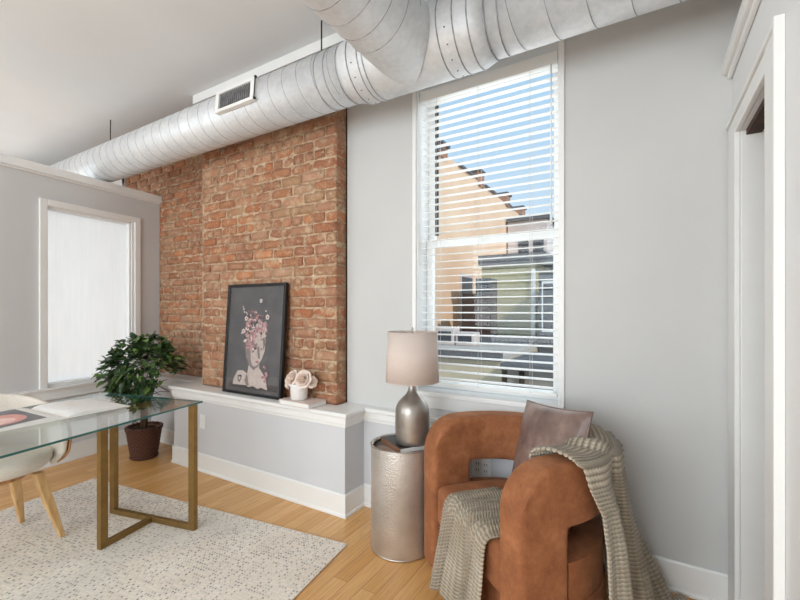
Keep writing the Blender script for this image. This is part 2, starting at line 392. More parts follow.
# ---- brick walls (every brick laid, one mesh per wall)
def brickwall(name, x0, x1, yf, yb, z0, z1, ret=False):
    bb = B(); lay = bb.bm.verts.layers.float_color.new('brick_tone')
    bb.box(x0, x1 - .006, yf + .0085, yb, z0, z1, mi=1)
    course = .0745; L = .215; row = 0; z = z0
    tones = [srgb(190, 126, 96), srgb(180, 112, 82), srgb(200, 142, 114), srgb(168, 108, 84), srgb(204, 158, 132), srgb(184, 134, 110), srgb(196, 148, 124), srgb(154, 98, 78), srgb(210, 132, 88), srgb(178, 140, 108), srgb(196, 112, 72)]
    def brick(a0, a1, c0, c1, y0, y1):
        vs = []
        t = random.choice(tones); k = random.uniform(.80, 1.06); t = (t[0] * k, t[1] * k, t[2] * k, 1)
        n = 2
        j = lambda s=.0042: random.uniform(-s, s)
        y0 += random.uniform(-.004, .004)
        nx = max(2, int((a1 - a0) / .035)); nz = 3; f = {}
        for i in range(nx + 1):
            for q in range(nz + 1):
                ed = (i in (0, nx)) + (q in (0, nz))
                f[i, q] = bb.bm.verts.new((a0 + (a1 - a0) * i / nx + j(), y0 + (.0045 if ed else 0) + (.004 if ed == 2 else 0) + j(.0034), c0 + (c1 - c0) * q / nz + j()))
                f[i, q][lay] = t
        for i in range(nx):
            for q in range(nz):
                fc = bb.bm.faces.new((f[i, q], f[i + 1, q], f[i + 1, q + 1], f[i, q + 1])); fc.smooth = True
        rim = [f[i, 0] for i in range(nx + 1)] + [f[nx, q] for q in range(1, nz + 1)] + [f[i, nz] for i in range(nx - 1, -1, -1)] + [f[0, q] for q in range(nz - 1, 0, -1)]
        bk = []
        for v in rim:
            w = bb.bm.verts.new((v.co.x, y1, v.co.z)); w[lay] = t; bk.append(w)
        for i in range(len(rim)): bb.bm.faces.new((rim[i], bk[i], bk[(i + 1) % len(rim)], rim[(i + 1) % len(rim)]))
    while z < z1 - .02:
        zt = min(z + course - .012, z1)
        x = x1 + .0; first = True
        off = L * .5 if row % 2 else 0
        header = (row % 6 == 5)
        x = x1
        if off: 
            brick(x1 - off + .012, x1 - random.uniform(0, .003), z, zt, yf, yb - .002); x = x1 - off
        while x > x0 + .02:
            l = (.105 if header else L) * random.uniform(.93, 1.05); a0 = max(x - l, x0)
            dz = random.uniform(-.0035, .0035)
            if a0 + .012 < x: brick(a0 + .012, x - (random.uniform(0, .003) if x == x1 else 0), z + dz, zt + dz, yf, yb - .002 if x == x1 else yf + .035)
            x = a0
        z += course; row += 1
    bmesh.ops.recalc_face_normals(bb.bm, faces=bb.bm.faces)
    return struct(name, bb, [M_brick, M_mortar], fix=False)
brickwall('wall_brick', -3.31, -1.811, YB, 2.50, .662, 3.008)
brickwall('wall_brick_left', -5.10, -3.312, 2.44, 2.60, .662, ZC - .001)
struct('trim_4', B().box(-1.810, -1.803, 2.30, YW - .0005, .662, 3.0), M_darkmetal)
# wall beyond the partition with another bright window
b = B(); b.box(-8.1, -6.1, 2.44, 2.6, 0, ZC); b.box(-5.22, -5.101, 2.44, 2.6, 0, ZC); b.box(-6.1, -5.22, 2.44, 2.6, 0, .8); b.box(-6.1, -5.22, 2.44, 2.6, 2.75, ZC); b.box(-5.101, -4.55, 2.44, 2.6, 0, .661)
struct('wall_far', b, M_wall)
b = B(); b.box(-6.16, -6.08, 2.415, 2.44, .72, 2.83); b.box(-5.24, -5.12, 2.415, 2.44, .72, 2.83); b.box(-6.16, -5.12, 2.41, 2.44, 2.75, 2.85); b.box(-6.08, -5.24, 2.50, 2.53, 1.75, 1.79)
struct('window_3', b, M_trim, bevel=.004)
b = B(); b.box(-8.2, -8.1, -3.6, 2.6, 0, ZC); struct('wall_left', b, M_wall)
# wall behind the camera is closed, without windows; the added back fill lamp stands before it
struct('wall_far_right', B().box(4.6, 4.7, -3.6, 2.6, 0, ZC), M_wall)
b = B(); b.box(-8.1, 4.6, -3.7, -3.6, 0, ZC); struct('wall_front', b, M_wall)

# ---- partition, turned 7 degrees
pe = bpy.data.objects.new('p', None)
A = R(7); PM = Matrix.Translation((-4.40, 2.43, 0)) @ Matrix.Rotation(A - PI / 2, 4, 'Z')   # local x runs from the brick towards the camera side
def pmesh(fn): 
    bb = B(); fn(bb); bmesh.ops.transform(bb.bm, matrix=PM, verts=bb.bm.verts); return bb
# local y: + is towards +X (the room), thickness from y=-.12 to 0
def f(bb):
    bb.box(-.01, .23, -.12, 0, 0, 2.42); bb.box(1.03, 3.4, -.12, 0, 0, 2.42); bb.box(.23, 1.03, -.12, 0, 0, .66); bb.box(.23, 1.03, -.12, 0, 2.21, 2.42)
struct('wall_partition', pmesh(f), M_part)
def f(bb):
    bb.box(-.02, 3.4, -.14, .022, 2.42, 2.435); bb.box(-.02, 3.4, -.155, .035, 2.435, 2.505)
struct('trim_5', pmesh(f), M_trim, bevel=.006)
def f(bb):
    w = .055
    bb.box(.208, .208 + w, 0, .022, .64, 2.231); bb.box(1.05 - w, 1.05, 0, .022, .64, 2.231)
    bb.box(.208 + w, 1.05 - w, 0, .022, 2.231 - w, 2.231)
    bb.box(.23, .29, -.06, .008, .66, 2.19); bb.box(.97, 1.03, -.12, -.0005, .66, 2.19) if False else None
    bb.box(.263, .31, -.10, -.001, .66, 2.17); bb.box(.985, 1.029, -.10, -.001, .66, 2.17); bb.box(.31, .985, -.10, -.001, 2.155, 2.205)
win2 = struct('window_2', pmesh(f), M_trim, bevel=.004)
def f(bb): bb.box(.31, .985, -.062, -.054, .69, 2.155)
struct('glass_pane', pmesh(f), M_frost, win2)
def f(bb):
    bb.box(0.02, 3.4, .0, .036, .640, .661); bb.box(0.02, 3.4, 0, .016, .568, .640); bb.box(0.02, 3.4, 0, .024, .560, .575); bb.box(.31, .985, -.11, 0, .66, .69)
struct('trim_6', pmesh(f), M_trim, bevel=.003)
def f(bb): bb.box(0.09, 3.4, 0, .013, 0, .145); bb.box(0.09, 3.4, .013, .022, 0, .02)
struct('baseboard_partition', pmesh(f), M_trim, bevel=.002)

# ---- closet wall on the right
OY0, OY1, OZ = 1.635, 2.13, 2.03
b = B(); b.box(XR, .42, OY1, YW - .001, 0, 2.345); b.box(XR, .42, -3.6, OY0, 0, 2.345); b.box(XR, .42, OY0, OY1, OZ, 2.345)
struct('wall_right', b, M_closet)
struct('wall_closet', B().box(1.1, 1.2, -3.6, YW, 0, 2.345), M_wall)
b = B(); b.box(XR - .038, 1.2, -3.6, YW - .0005, 2.346, 2.40); b.box(XR - .02, XR - .0005, -3.6, YW - .0005, 2.325, 2.346)
struct('trim_7', b, M_trim, bevel=.008, seg=3)
cw = .115
b = B()
b.box(XR - .018, XR - .0005, OY1, YW - .02, 0, OZ + .065); b.box(XR - .020, XR - .0005, 1.52, OY0, 0, OZ + .068)
b.box(XR - .018, XR - .0005, OY0, OY1, OZ, OZ + .065)
b.box(XR - .026, XR - .0005, 1.50, 1.52, 0, OZ + .09); b.box(XR - .026, XR - .0005, 1.52, YW - .02, OZ + .068, OZ + .085)
b.box(XR, .418, OY1 - .012, OY1 - .0005, 0, OZ - .001); b.box(XR, .418, OY0 + .0005, OY0 + .012, 0, OZ - .001)
d1 = struct('door_1', b, M_trim, bevel=.003)
struct('door_track', B().box(.347, .395, OY0 + .013, OY1 - .013, OZ - .022, OZ - .001), M_hole, d1)
b = B(); b.box(.372, .408, OY0 + .014, OY0 + .05, .02, OZ - .024); b.box(.43, .70, OY0 + .02, OY0 + .055, .02, OZ - .03)
struct('door_leaf', b, M_trim, d1, bevel=.003)

# ------------------------------------------------------------ the window with its blind
w1 = thing('window_1', 'x', 'x', (0, 0, 0)); 
for k in ('label', 'category'): del w1[k]
w1['kind'] = 'structure'
b = B()
b.box(WX0 - .022, WX0 + .004, YW - .016, YW, WZ0 + .0, WZ1); b.box(WX1 - .004, WX1 + .022, YW - .012, YW, WZ0, WZ1)
b.box(WX0, WX0 + .012, YW, 2.50, WZ0, WZ1); b.box(WX1 - .012, WX1, YW, 2.50, WZ0, WZ1); b.box(WX0, WX1, 2.40, 2.50, 2.70, WZ1)
obj('jamb', b, M_trim, w1, bevel=.003)
b = B(); b.box(WX0 - .03, WX1 + .022, YW - .034, 2.50, .775, .805); b.box(WX0 - .022, WX1 + .020, YW - .014, YW - .0005, .70, .775)
obj('sill', b, M_trim, w1, bevel=.006)
for (z0, z1, y0) in ((1.72, 2.72, 2.455), (.81, 1.76, 2.425)):
    b = B(); x0, x1 = WX0 + .013, WX1 - .013; t = .045
    b.box(x0, x0 + t, y0, y0 + .03, z0, z1); b.box(x1 - t, x1, y0, y0 + .03, z0, z1); b.box(x0 + t, x1 - t, y0, y0 + .03, z0, z0 + t * .95); b.box(x0 + t, x1 - t, y0, y0 + .03, z1 - t, z1)
    sa = obj('sash', b, M_trim, w1, bevel=.003)
    obj('pane', B().box(x0 + t, x1 - t, y0 + .012, y0 + .016, z0 + t * .95, z1 - t), M_glass, sa)
obj('weather_strip', B().box(WX0 + .0585, WX0 + .078, 2.46, 2.475, 1.80, 2.66), M_darkmetal, w1)
bl = thing('window_blind', 'white horizontal slatted blind, open, hanging in the tall window', 'blind', (-.8175, 2.355, .84))
X0, X1 = -.405, .412
hd = obj('headrail', B().box(X0, X1, -.03, .028, 1.80, 1.85), M_blind, bl, bevel=.004)
obj('valance', B().box(X0 - .008, X1 + .004, -.038, -.031, 1.79, 1.856), M_blind, hd, bevel=.003)
obj('bottom_rail', B().box(X0, X1, -.026, .026, .0, .018), M_blind, bl, bevel=.004)
nsl = 39; slatm = None
for i in range(nsl):
    z = .045 + i * (1.79 - .06) / (nsl - 1)
    if slatm is None:
        bb = B(); prof = [(-.023, 0), (-.012, .0025), (0, .0034), (.012, .0025), (.023, 0)]
        pts = [(X0, y, zz) for y, zz in prof] + [(X0, y, zz - .0028) for y, zz in reversed(prof)]
        bb.prism(pts, (X1 - X0, 0, 0)); sl = obj('slat', bb, M_blind, bl); slatm = sl
    else:
        sl = slatm.copy(); C.objects.link(sl)
    sl.location = (0, 0, z); sl.rotation_euler = (R(4), 0, 0)
for xx in (-.30, -.03, .27):
    b = B(); b.tube([(xx, -.0275, .01), (xx, -.0275, 1.8)], .0011, 6); b.tube([(xx, .0275, .01), (xx, .0275, 1.8)], .0011, 6)
    obj('ladder_cord', b, M_cord, bl)
b = B(); b.tube([(.385, -.043, 1.02), (.385, -.043, 1.79)], .0035, 8); b.tube([(.385, -.043, .93), (.385, -.043, 1.02)], [.007, .005], 8)
obj('tilt_wand', b, M_plate, bl)

# ------------------------------------------------------------ ducts
DY, DZ, DR = 1.92, 2.685, .160
du = thing('ceiling_duct', 'long round galvanised spiral duct with a branch, hung below the ceiling along the wall', 'duct', (0, 0, 0))
b = B(); b.tube([(-7.6, DY, DZ), (-1.46, DY, DZ)], DR, 64); obj('duct_run', b, M_duct, du)
b = B(); b.tube([(-.64, DY, DZ), (4.5, DY, DZ)], DR, 64); obj('duct_run', b, M_duct, du)
def spiral(x0, x1, r, pitch, name='spiral_seam'):
    b = B(); n = int(abs(x1 - x0) / pitch * 40)
    pts = []
    for i in range(n + 1):
        a = 2 * PI * i / 40; pts.append((x0 + (x1 - x0) * i / n, DY + r * math.cos(a), DZ + r * math.sin(a)))
    b.tube(pts, .0018, 5); return b
obj('spiral_seam', spiral(-7.6, -1.5, DR, .118), M_seam, du)
obj('spiral_seam', spiral(-.6, 4.5, DR, .150), M_seam, du)
TR = .185
b = B(); b.tube([(-1.47, DY, DZ), (-1.44, DY, DZ), (-1.37, DY, DZ), (-.76, DY, DZ), (-.69, DY, DZ), (-.62, DY, DZ)], [.162, .164, TR, TR, TR, .162], 64)
obj('tee_sleeve', b, M_duct, du)
b = B()
for x, r in ((-1.62, DR), (-1.55, DR), (-1.46, .163), (-1.37, TR), (-1.30, TR), (-1.27, TR), (-.84, TR), (-.76, TR), (-.69, TR), (-.62, .162), (-.56, DR)):
    b = B(); b.tube([(x + .35 * (.004) * math.sin(a), DY + (r + .001) * math.cos(a), DZ + (r + .001) * math.sin(a)) for a in [2 * PI * i / 60 for i in range(61)]], .0032, 6, caps=False)
    obj('joint_band', b, M_seam, du)
for i in range(16):
    a = R(200 + (i % 8) * 22); x = (-.80, -1.34)[i // 8]
    b = B(); b.tube([(x, DY + (TR - .001) * math.cos(a), DZ + (TR - .001) * math.sin(a)), (x, DY + (TR + .005) * math.cos(a), DZ + (TR + .003) * math.sin(a))], .003, 6)
    obj('sheet_screw', b, M_darkmetal, du)
BR = .184
b = B()
# saddle cut where it meets the sleeve
rings = []; seg = 72
for yy in (None, -.35, -.8, -1.4, -2.2, -3.2):
    ring = []
    for i in range(seg):
        a = 2 * PI * i / seg; x = BR * math.cos(a); z = BR * math.sin(a)
        y = yy if yy is not None else (DY - 1.74 - math.sqrt(max(0, TR * TR - z * z)) - .001)
        ring.append(b.bm.verts.new((x, y, z)))
    rings.append(ring)
for r0, r1 in zip(rings, rings[1:]):
    for i in range(seg):
        fc = b.bm.faces.new((r0[i], r0[(i + 1) % seg], r1[(i + 1) % seg], r1[i])); fc.smooth = True
bd = obj('branch_duct', b, M_duct, du); bd.location = (-1.052, 1.74, DZ - .006)
b = B(); pts = []; n = int(3.1 / .105 * 40)
for i in range(n + 1):
    a = 2 * PI * i / 40; pts.append((BR * math.cos(a), -.10 - 3.1 * i / n, BR * math.sin(a)))
b.tube(pts, .0024, 5); obj('spiral_seam', b, M_seam, bd)
def hanger(x, label):
    t = thing('duct_hanger', label, 'hanger rod', (x, DY, DZ + DR), 0, 'threaded rods holding the long duct')
    obj('rod', B().tube([(0, 0, .012), (0, 0, ZC - DZ - DR - .001)], .0045, 8), M_darkmetal, t)
    b = B(); b.box(-.022, .022, -.03, .03, .0015, .010); b.box(-.018, .018, -.018, .018, .010, .030)
    obj('saddle_clamp', b, M_darkmetal, t)
hanger(-1.70, 'dark threaded hanger rod above the duct near its branch')
hanger(-4.28, 'dark threaded hanger rod above the duct near the left partition')
# register on the duct
t = thing('air_register', 'white rectangular air register with dark louvres set in the duct side', 'vent', (-2.285, DY - DR, DZ - .018), 0)
Mt = Matrix.Scale(.95, 4) @ Matrix.Rotation(R(-4), 4, 'X')
def rx(bb): bmesh.ops.transform(bb.bm, matrix=Matrix.Translation((0, .0, .03)) @ Mt, verts=bb.bm.verts); return bb
b = B(); b.box(-.20, .20, -.022, .012, .055, .078); b.box(-.20, .20, -.022, .012, -.078, -.055); b.box(-.20, -.165, -.022, .012, -.055, .055); b.box(.165, .20, -.022, .012, -.055, .055)
obj('frame', rx(b), M_trim, t, bevel=.003)
obj('backing', rx(B().box(-.165, .165, .0, .006, -.055, .055)), M_hole, t)
for i in range(16):
    x = -.155 + i * .0207; obj('louvre', rx(B().box(x - .0025, x + .0025, -.014, -.0005, -.055, .055)), M_seam, t)
b = B(); b.box(.201, .205, -.020, -.014, -.07, .07); b.box(.201, .214, -.024, -.010, .066, .078); b.box(.201, .214, -.024, -.010, -.078, -.066)
obj('damper_lever', rx(b), M_black, t)

# ------------------------------------------------------------ rug
b = B(); b.box(0, 2.26, -3.0, 0, .0, .009)
o = obj('area_rug', b, M_rug, bevel=.003); o.location = (-3.665, 1.530, .001); o.rotation_euler = (0, 0, R(7.4))
tag(o, 'cream woven area rug with dark flecks on the wooden floor', 'rug')

# ------------------------------------------------------------ glass desk
dk = thing('glass_desk', 'long glass topped desk on antique brass bar trestles, on the rug', 'desk', (-2.287, 1.525, .0105), R(12.5))
b = B(); b.box(-.83, 0, -1.55, 0, .7425, .7525)
for fc in b.bm.faces: fc.material_index = 0 if abs(fc.calc_center_median().z - .748) > .004 else 1
obj('glass_top', b, [M_tglass, M_gedge], dk)
def trestle(y0, sg):
    t = obj('trestle', B().box(-.685, -.004, y0 - .03, y0, .0, .03), M_gold, dk, bevel=.002)
    def bar(a, c, w=.042, d=.030, side=(1, 0, 0)): obj('bar', B().beam(a, c, w, d, side), M_gold, t, bevel=.002)
    yb = y0 - .015
    bar((-.0255, yb, .0305), (-.0255, yb, .741)); bar((-.664, yb, .0305), (-.664, yb, .741))
    bar((-.642, yb, .726), (-.048, yb, .726), .030, .030)
    yf = yb + sg * .305
    bar((-.345, yb + sg * .0155, .015), (-.345, yf - sg * .0155, .015), .03, .03)
    bar((-.345, yf, .0), (-.345, yf, .741), .042, .03, (0, 1, 0))
    bar((-.345, yb + sg * .0155, .726), (-.345, yf - sg * .0155, .726), .03, .03)
trestle(-.035, -1); trestle(-1.485, 1)

# open book on the desk
bk = thing('open_book', 'large open picture book lying on the glass desk, pink picture on its left page', 'book', (-2.50, .925, .7640), R(3))
def page(sign):
    def fn(u, v):
        yy = sign * u * .30; hump = .022 * (1 - u) ** .6 * (1 - math.exp(-u * 9)) + .004
        return (-.39 * v, yy, hump)
    bb = B(); bb.grid(fn, 16, 2)
    # closed block down to the cover
    def fn2(u, v): p = fn(u, 0); return (0, p[1], .002 + (p[2] - .002) * v)
    def fn3(u, v): p = fn(u, 1); return (-.39, p[1], .002 + (p[2] - .002) * v)
    bb.grid(fn2, 16, 1); bb.grid(fn3, 16, 1); bb.grid(lambda u, v: (-.39 * u, sign * .30, .002 + .002 * v), 2, 1)
    return bb, fn
for sign in (1, -1):
    bb, fn = page(sign); pg = obj('page_block', bb, M_page, bk)
    if sign < 0:
        q = B(); q.grid(lambda u, v: tuple(Vector(fn(.25 + .74 * u, .03 + .92 * v)) + Vector((0, 0, .0012))), 12, 4)
        pic = obj('picture', q, M_maggrey, pg)
        def ell(cx, cy, rx_, ry_, lift, n=24):
            q = B(); c = []
            for i in range(n):
                a = 2 * PI * i / n; c.append(tuple(Vector(fn(cx + rx_ * math.cos(a), cy + ry_ * math.sin(a))) + Vector((0, 0, lift))))
            q.poly(c); return q
        def disc(cx, cy, rx_, ry_, lift):
            q = B(); q.grid(lambda u, v: tuple(Vector(fn(cx + rx_ * v * math.cos(2 * PI * u), cy + ry_ * v * math.sin(2 * PI * u))) + Vector((0, 0, lift))), 28, 5); return q
        obj('petal_print', disc(.66, .42, .30, .30, .0022), M_mag, pg); obj('petal_print', disc(.70, .36, .18, .19, .003), M_maglight, pg)
obj('cover', B().box(-.395, .004, -.305, .305, .0, .0018), M_page, bk)

# ------------------------------------------------------------ desk chair
dc = thing('desk_chair', 'cream upholstered tub chair with pale wooden legs behind the glass desk', 'chair', (-3.05, .81, .0105), R(8))
# faces local +x ; shell wraps from the front corners round the back
def rim(a):   # a: 0 = straight back, +-1 = front tips
    return .81 - .27 * abs(a) ** 2.2
def shell(a, v, off=0):
    ang = PI + a * R(128); rx_, ry_ = .27, .27
    zb = .42; zt = rim(a); z = zb + (zt - zb) * v
    k = .80 + .20 * min(1, v * 2.2) ** .6 + .04 * v + off
    return (rx_ * k * math.cos(ang) + .02, ry_ * k * math.sin(ang), z)
obj('backrest', B().grid(lambda u, v: shell(-1 + 2 * u, v), 48, 14), M_cream, dc, solid=.035, subsurf=1)
b = B(); b.lathe([(0, .395), (.15, .398), (.205, .415), (.235, .45), (.235, .485), (.20, .50), (0, .505)], 40)
obj('seat', b, M_cream, dc)
for sg in (-1, 1):
    obj('wooden_arm_tip', B().grid(lambda u, v: shell(sg * (.74 + .262 * u), v * .95, .105), 10, 8), M_walnut, dc, solid=.012, subsurf=1)
b = B(); b.lathe([(.04, .372), (.125, .372), (.135, .394), (0, .394)], 32); obj('seat_base', b, M_walnut, dc)
for sx_ in (-1, 1):
    for sy_ in (-1, 1):
        a = Vector((sx_ * .125, sy_ * .125, .385)); f_ = Vector((sx_ * .205, sy_ * .205, 0))
        bb = B(); t_ = (f_ - a); u = Vector((1, 0, 0)); w = Vector((0, 1, 0)); rr = []
        for (k, s_) in ((0, .024), (.5, .021), (1, .013)):
            c = a + t_ * k; rr.append([bb.bm.verts.new(c + u * s_ * i + w * s_ * j) for i, j in ((-1, -1), (1, -1), (1, 1), (-1, 1))])
        for r0, r1 in zip(rr, rr[1:]):
            for i in range(4): bb.bm.faces.new((r0[i], r0[(i + 1) % 4], r1[(i + 1) % 4], r1[i]))
        bb.bm.faces.new(rr[0]); bb.bm.faces.new(rr[-1])
        obj('leg', bb, M_oak, dc, bevel=.005)

# ------------------------------------------------------------ plant
pt = thing('potted_plant', 'bushy green leafy plant in a brown wicker pot in the corner', 'plant', (-3.825, 1.985, 0))
def wick(u, v):
    a = 2 * PI * u; z = .003 + .292 * v; row = int(v * 15 - 1e-6); fr_ = v * 15 - row
    rad = .109 + (.150 - .109) * min(1, v / .9) + (.008 * max(0, v - .9) / .1)
    rad += .0045 * math.sin(24 * a + (PI if row % 2 else 0)) * math.sin(PI * fr_) + .003 * math.sin(PI * fr_)
    return (rad * math.cos(a), rad * math.sin(a), z)
b = B(); b.grid(wick, 192, 75); b.lathe([(0, .003), (.108, .003)], 40); b.lathe([(.157, .295), (.145, .296), (.138, .27), (0, .262)], 40)
pot = obj('wicker_pot', b, M_wicker, pt); pt.scale = (.9, .9, .96)
for zz, r in ((.288, .158), (.27, .155), (.02, .119)):
    b = B(); b.tube([(r * math.cos(a), r * math.sin(a), zz + .004 * math.sin(a * 18)) for a in [2 * PI * i / 72 for i in range(73)]], .007, 6, caps=False)
    obj('braided_rim', b, M_wicker, pot)
for s_ in (-1, 1):
    b = B(); b.tube([(s_ * (.155 + .03 * math.sin(k)), .03 * math.cos(k) , .275 + .03 * math.sin(k)) for k in [PI * i / 10 for i in range(11)]], .005, 6)
    obj('ear_handle', b, M_wicker, pot)
obj('soil', B().lathe([(0, .272), (.139, .268)], 30), M_soil, pt)
b = B()
random.seed(11); tips = []
for i in range(5):
    a = random.uniform(0, 2 * PI); r0 = .02; r1 = random.uniform(.04, .10)
    p0 = Vector((r0 * math.cos(a), r0 * math.sin(a), .265)); p1 = Vector((r1 * math.cos(a) * .4, r1 * math.sin(a) * .4, .45)); p2 = Vector((r1 * math.cos(a), r1 * math.sin(a), .72))
    b.tube([p0, p1, p2], [.012, .010, .007], 7)
    for j in range(9):
        d = Vector((random.gauss(0, 1), random.gauss(0, 1), random.gauss(.15, .8))).normalized(); q = p1.lerp(p2, random.uniform(.3, 1)); e = q + Vector((d.x * .20, d.y * .20, d.z * .20))
        b.tube([q, q.lerp(e, .5) + Vector((0, 0, .02)), e], [.004, .003, .002], 5); tips.append((q, e))
obj('stem', b, M_bark, pt)
b = B(); lay = b.bm.verts.layers.float_color.new('leaf_tone')
greens = [srgb(46, 68, 40), srgb(58, 84, 46), srgb(40, 58, 36), srgb(74, 102, 54), srgb(34, 50, 32), srgb(106, 136, 66), srgb(38, 56, 34)]
def leaf(base, d, L, tone):
    d = d.normalized(); side = d.cross(Vector((0, 0, 1)));
    if side.length < .1: side = Vector((1, 0, 0))
    side.normalize(); side = (side + Vector((random.uniform(-.4, .4), random.uniform(-.4, .4), random.uniform(-.6, .6)))).normalized(); side = (side - side.dot(d) * d).normalized(); up = side.cross(d)
    if up.z < 0: up = -up
    rows = []
    for k in range(7):
        t = k / 6; w = L * .30 * math.sin(PI * min(1, t * .96 + .02) ** .8) ; c = base + d * L * t - Vector((0, 0, 1)) * L * .35 * t * t
        row = []
        for s_ in (-1, 0, 1):
            v = b.bm.verts.new(c + side * w * s_ + up * (abs(s_) * w * .25 + .003 * math.sin(t * 9))); v[lay] = tone if s_ else tuple(x * 1.15 for x in tone[:3]) + (1,); row.append(v)
        rows.append(row)
    for r0, r1 in zip(rows, rows[1:]):
        for k in range(2):
            fc = b.bm.faces.new((r0[k], r0[k + 1], r1[k + 1], r1[k])); fc.smooth = True
cc = Vector((.02, .0, .815))
for i in range(1500):
    th_ = random.uniform(0, 2 * PI); ph = math.acos(random.uniform(-1, 1)); rad = random.uniform(.45, 1) ** .6
    n_ = 1 + .16 * math.sin(3 * th_ + 1) + .1 * math.sin(5 * ph)
    p = cc + Vector((.36 * math.sin(ph) * math.cos(th_) * rad * n_, .31 * math.sin(ph) * math.sin(th_) * rad * n_, .315 * math.cos(ph) * rad))
    if p.z < .5: p.z = .5 + random.uniform(0, .16)
    d = (p - cc).normalized() + Vector((random.gauss(0, .5), random.gauss(0, .5), random.gauss(.05, .45)))
    wp = p + d.normalized() * .09
    if wp.x * .9 - 3.825 < -4.22 or wp.y * .9 + 1.985 > 2.36 or (wp.y * .9 + 1.985 > 1.93 and wp.z < .80): continue
    leaf(p, d, random.uniform(.055, .095), random.choice(greens))
obj('foliage', b, M_leaf, pt, fix=False)

# ------------------------------------------------------------ picture leaning on the brick
ZL = .662
pic = thing('framed_picture', 'black framed picture of a flower crowned marble bust leaning on the brick', 'picture', (-2.568, 2.094, ZL), 0)
PW, PH = .650, .852
tilt = Matrix.Rotation(R(-3.8), 4, 'X')
def pt_(bb): bmesh.ops.transform(bb.bm, matrix=tilt, verts=bb.bm.verts); return bb
fw = .022
b = B(); b.box(-PW / 2, PW / 2, -.0, .030, 0.002, fw); b.box(-PW / 2, PW / 2, 0, .030, PH - fw, PH); b.box(-PW / 2, -PW / 2 + fw, 0, .03, fw, PH - fw); b.box(PW / 2 - fw, PW / 2, 0, .03, fw, PH - fw)
obj('frame', pt_(b), M_black, pic, bevel=.002)
b = B(); b.box(-PW / 2 + fw, PW / 2 - fw, .016, .02, fw, PH - fw, 0)
lv = [0]
def lay2(pts, mi):
    lv[0] += 1; y = .0155 - min(lv[0], 12) * .0003 - max(0, lv[0] - 12) * .00002
    b.poly([(-PW / 2 + u * PW, y, v * PH) for u, v in pts], mi)
def el(cu, cv, ru, rv, mi, n=20, jag=0, rot=0):
    p = []
    for i in range(n):
        a = 2 * PI * i / n; k = 1 + random.uniform(-jag, jag); x = ru * k * math.cos(a); y = rv * k * math.sin(a)
        p.append((cu + x * math.cos(rot) - y * math.sin(rot), cv + (x * math.sin(rot) + y * math.cos(rot)) * PW / PH))
    lay2(p, mi)
# materials: 0 ground 1 marble 2 grey 3 dark 4 pink 5 cream 6 rose
random.seed(5)
lay2([(.09, .055), (.93, .055), (.93, .11), (.09, .10)], 3)
lay2([(.16, .08), (.17, .13), (.24, .21), (.33, .215), (.41, .19), (.43, .27), (.43, .36), (.62, .36), (.61, .25), (.68, .20), (.74, .15), (.76, .065), (.66, .08), (.60, .065), (.52, .085), (.44, .07), (.40, .085)], 1)
lay2([(.43, .27), (.42, .37), (.60, .37), (.58, .27), (.52, .22)], 2)
lay2([(.40, .19), (.37, .13), (.40, .085), (.45, .085), (.43, .15)], 2)
lay2([(.29, .175), (.25, .165), (.245, .13), (.28, .10), (.31, .14), (.32, .165)], 3)
lay2([(.28, .158), (.26, .152), (.262, .135), (.28, .12), (.297, .14), (.30, .155)], 1)
lay2([(.36, .44), (.37, .35), (.44, .26), (.53, .23), (.60, .27), (.655, .34), (.69, .40), (.70, .50), (.66, .56), (.50, .60), (.38, .56)], 1)
lay2([(.36, .44), (.37, .35), (.44, .26), (.50, .24), (.46, .32), (.45, .42), (.42, .50)], 2)
lay2([(.56, .43), (.585, .335), (.625, .325), (.615, .36), (.60, .44)], 2)
lay2([(.53, .302), (.575, .312), (.615, .300), (.580, .288)], 6)
lay2([(.47, .46), (.565, .455), (.57, .42), (.52, .405), (.48, .42)], 2)
lay2([(.50, .425), (.555, .425), (.545, .410), (.515, .408)], 3)
lay2([(.615, .425), (.655, .425), (.648, .408), (.622, .408)], 2)
lay2([(.45, .26), (.52, .225), (.60, .262), (.655, .33), (.60, .285), (.53, .255), (.47, .285)], 2)
lay2([(.60, .54), (.69, .51), (.70, .46), (.665, .40), (.66, .48)], 2)
for i in range(150):
    a = random.uniform(0, 2 * PI); r = random.random() ** .6
    cu = .53 + .20 * r * math.cos(a); cv = .585 + .105 * r * math.sin(a) + .0
    el(cu, cv, random.uniform(.010, .03), random.uniform(.008, .022), random.choice([4, 4, 5, 6, 3, 1, 2, 4]), 8, .4, random.uniform(0, 3))
for i in range(50):
    cu = random.gauss(.50, .10); cv = random.uniform(.66, .76) if i % 2 else random.uniform(.62, .72)
    el(cu, cv, random.uniform(.006, .02), random.uniform(.006, .016), random.choice([4, 6, 5, 3, 6]), 8, .4, random.uniform(0, 3))
for i in range(46):
    el(random.gauss(.46, .045), random.gauss(.45, .035), random.uniform(.01, .025), random.uniform(.008, .02), random.choice([4, 5, 4, 6, 2]), 8, .4)
for i in range(20):
    el(random.gauss(.72, .025), random.gauss(.18, .035), random.uniform(.01, .02), random.uniform(.008, .02), random.choice([4, 6, 6]), 8, .4)
for cu, cv, r in ((.60, .845, .026), (.72, .70, .033), (.32, .57, .03), (.295, .79, .012), (.31, .77, .014), (.32, .745, .012), (.29, .55, .012), (.36, .685, .03)):
    for k in range(5):
        a = 2 * PI * k / 5 + .3; el(cu + r * .55 * math.cos(a), cv + r * .55 * math.sin(a) * .76, r * .45, r * .45, 5, 8, .1)
    el(cu, cv, r * .3, r * .3, 3, 8)
obj('print', pt_(b), [M_pground, M_pmarble, M_pshade, M_pdark, M_ppink, M_pcream, M_prose], pic, fix=False)
obj('backing_board', pt_(B().box(-PW / 2 + .01, PW / 2 - .01, .021, .026, .02, PH - .02)), M_oldbrown, pic)
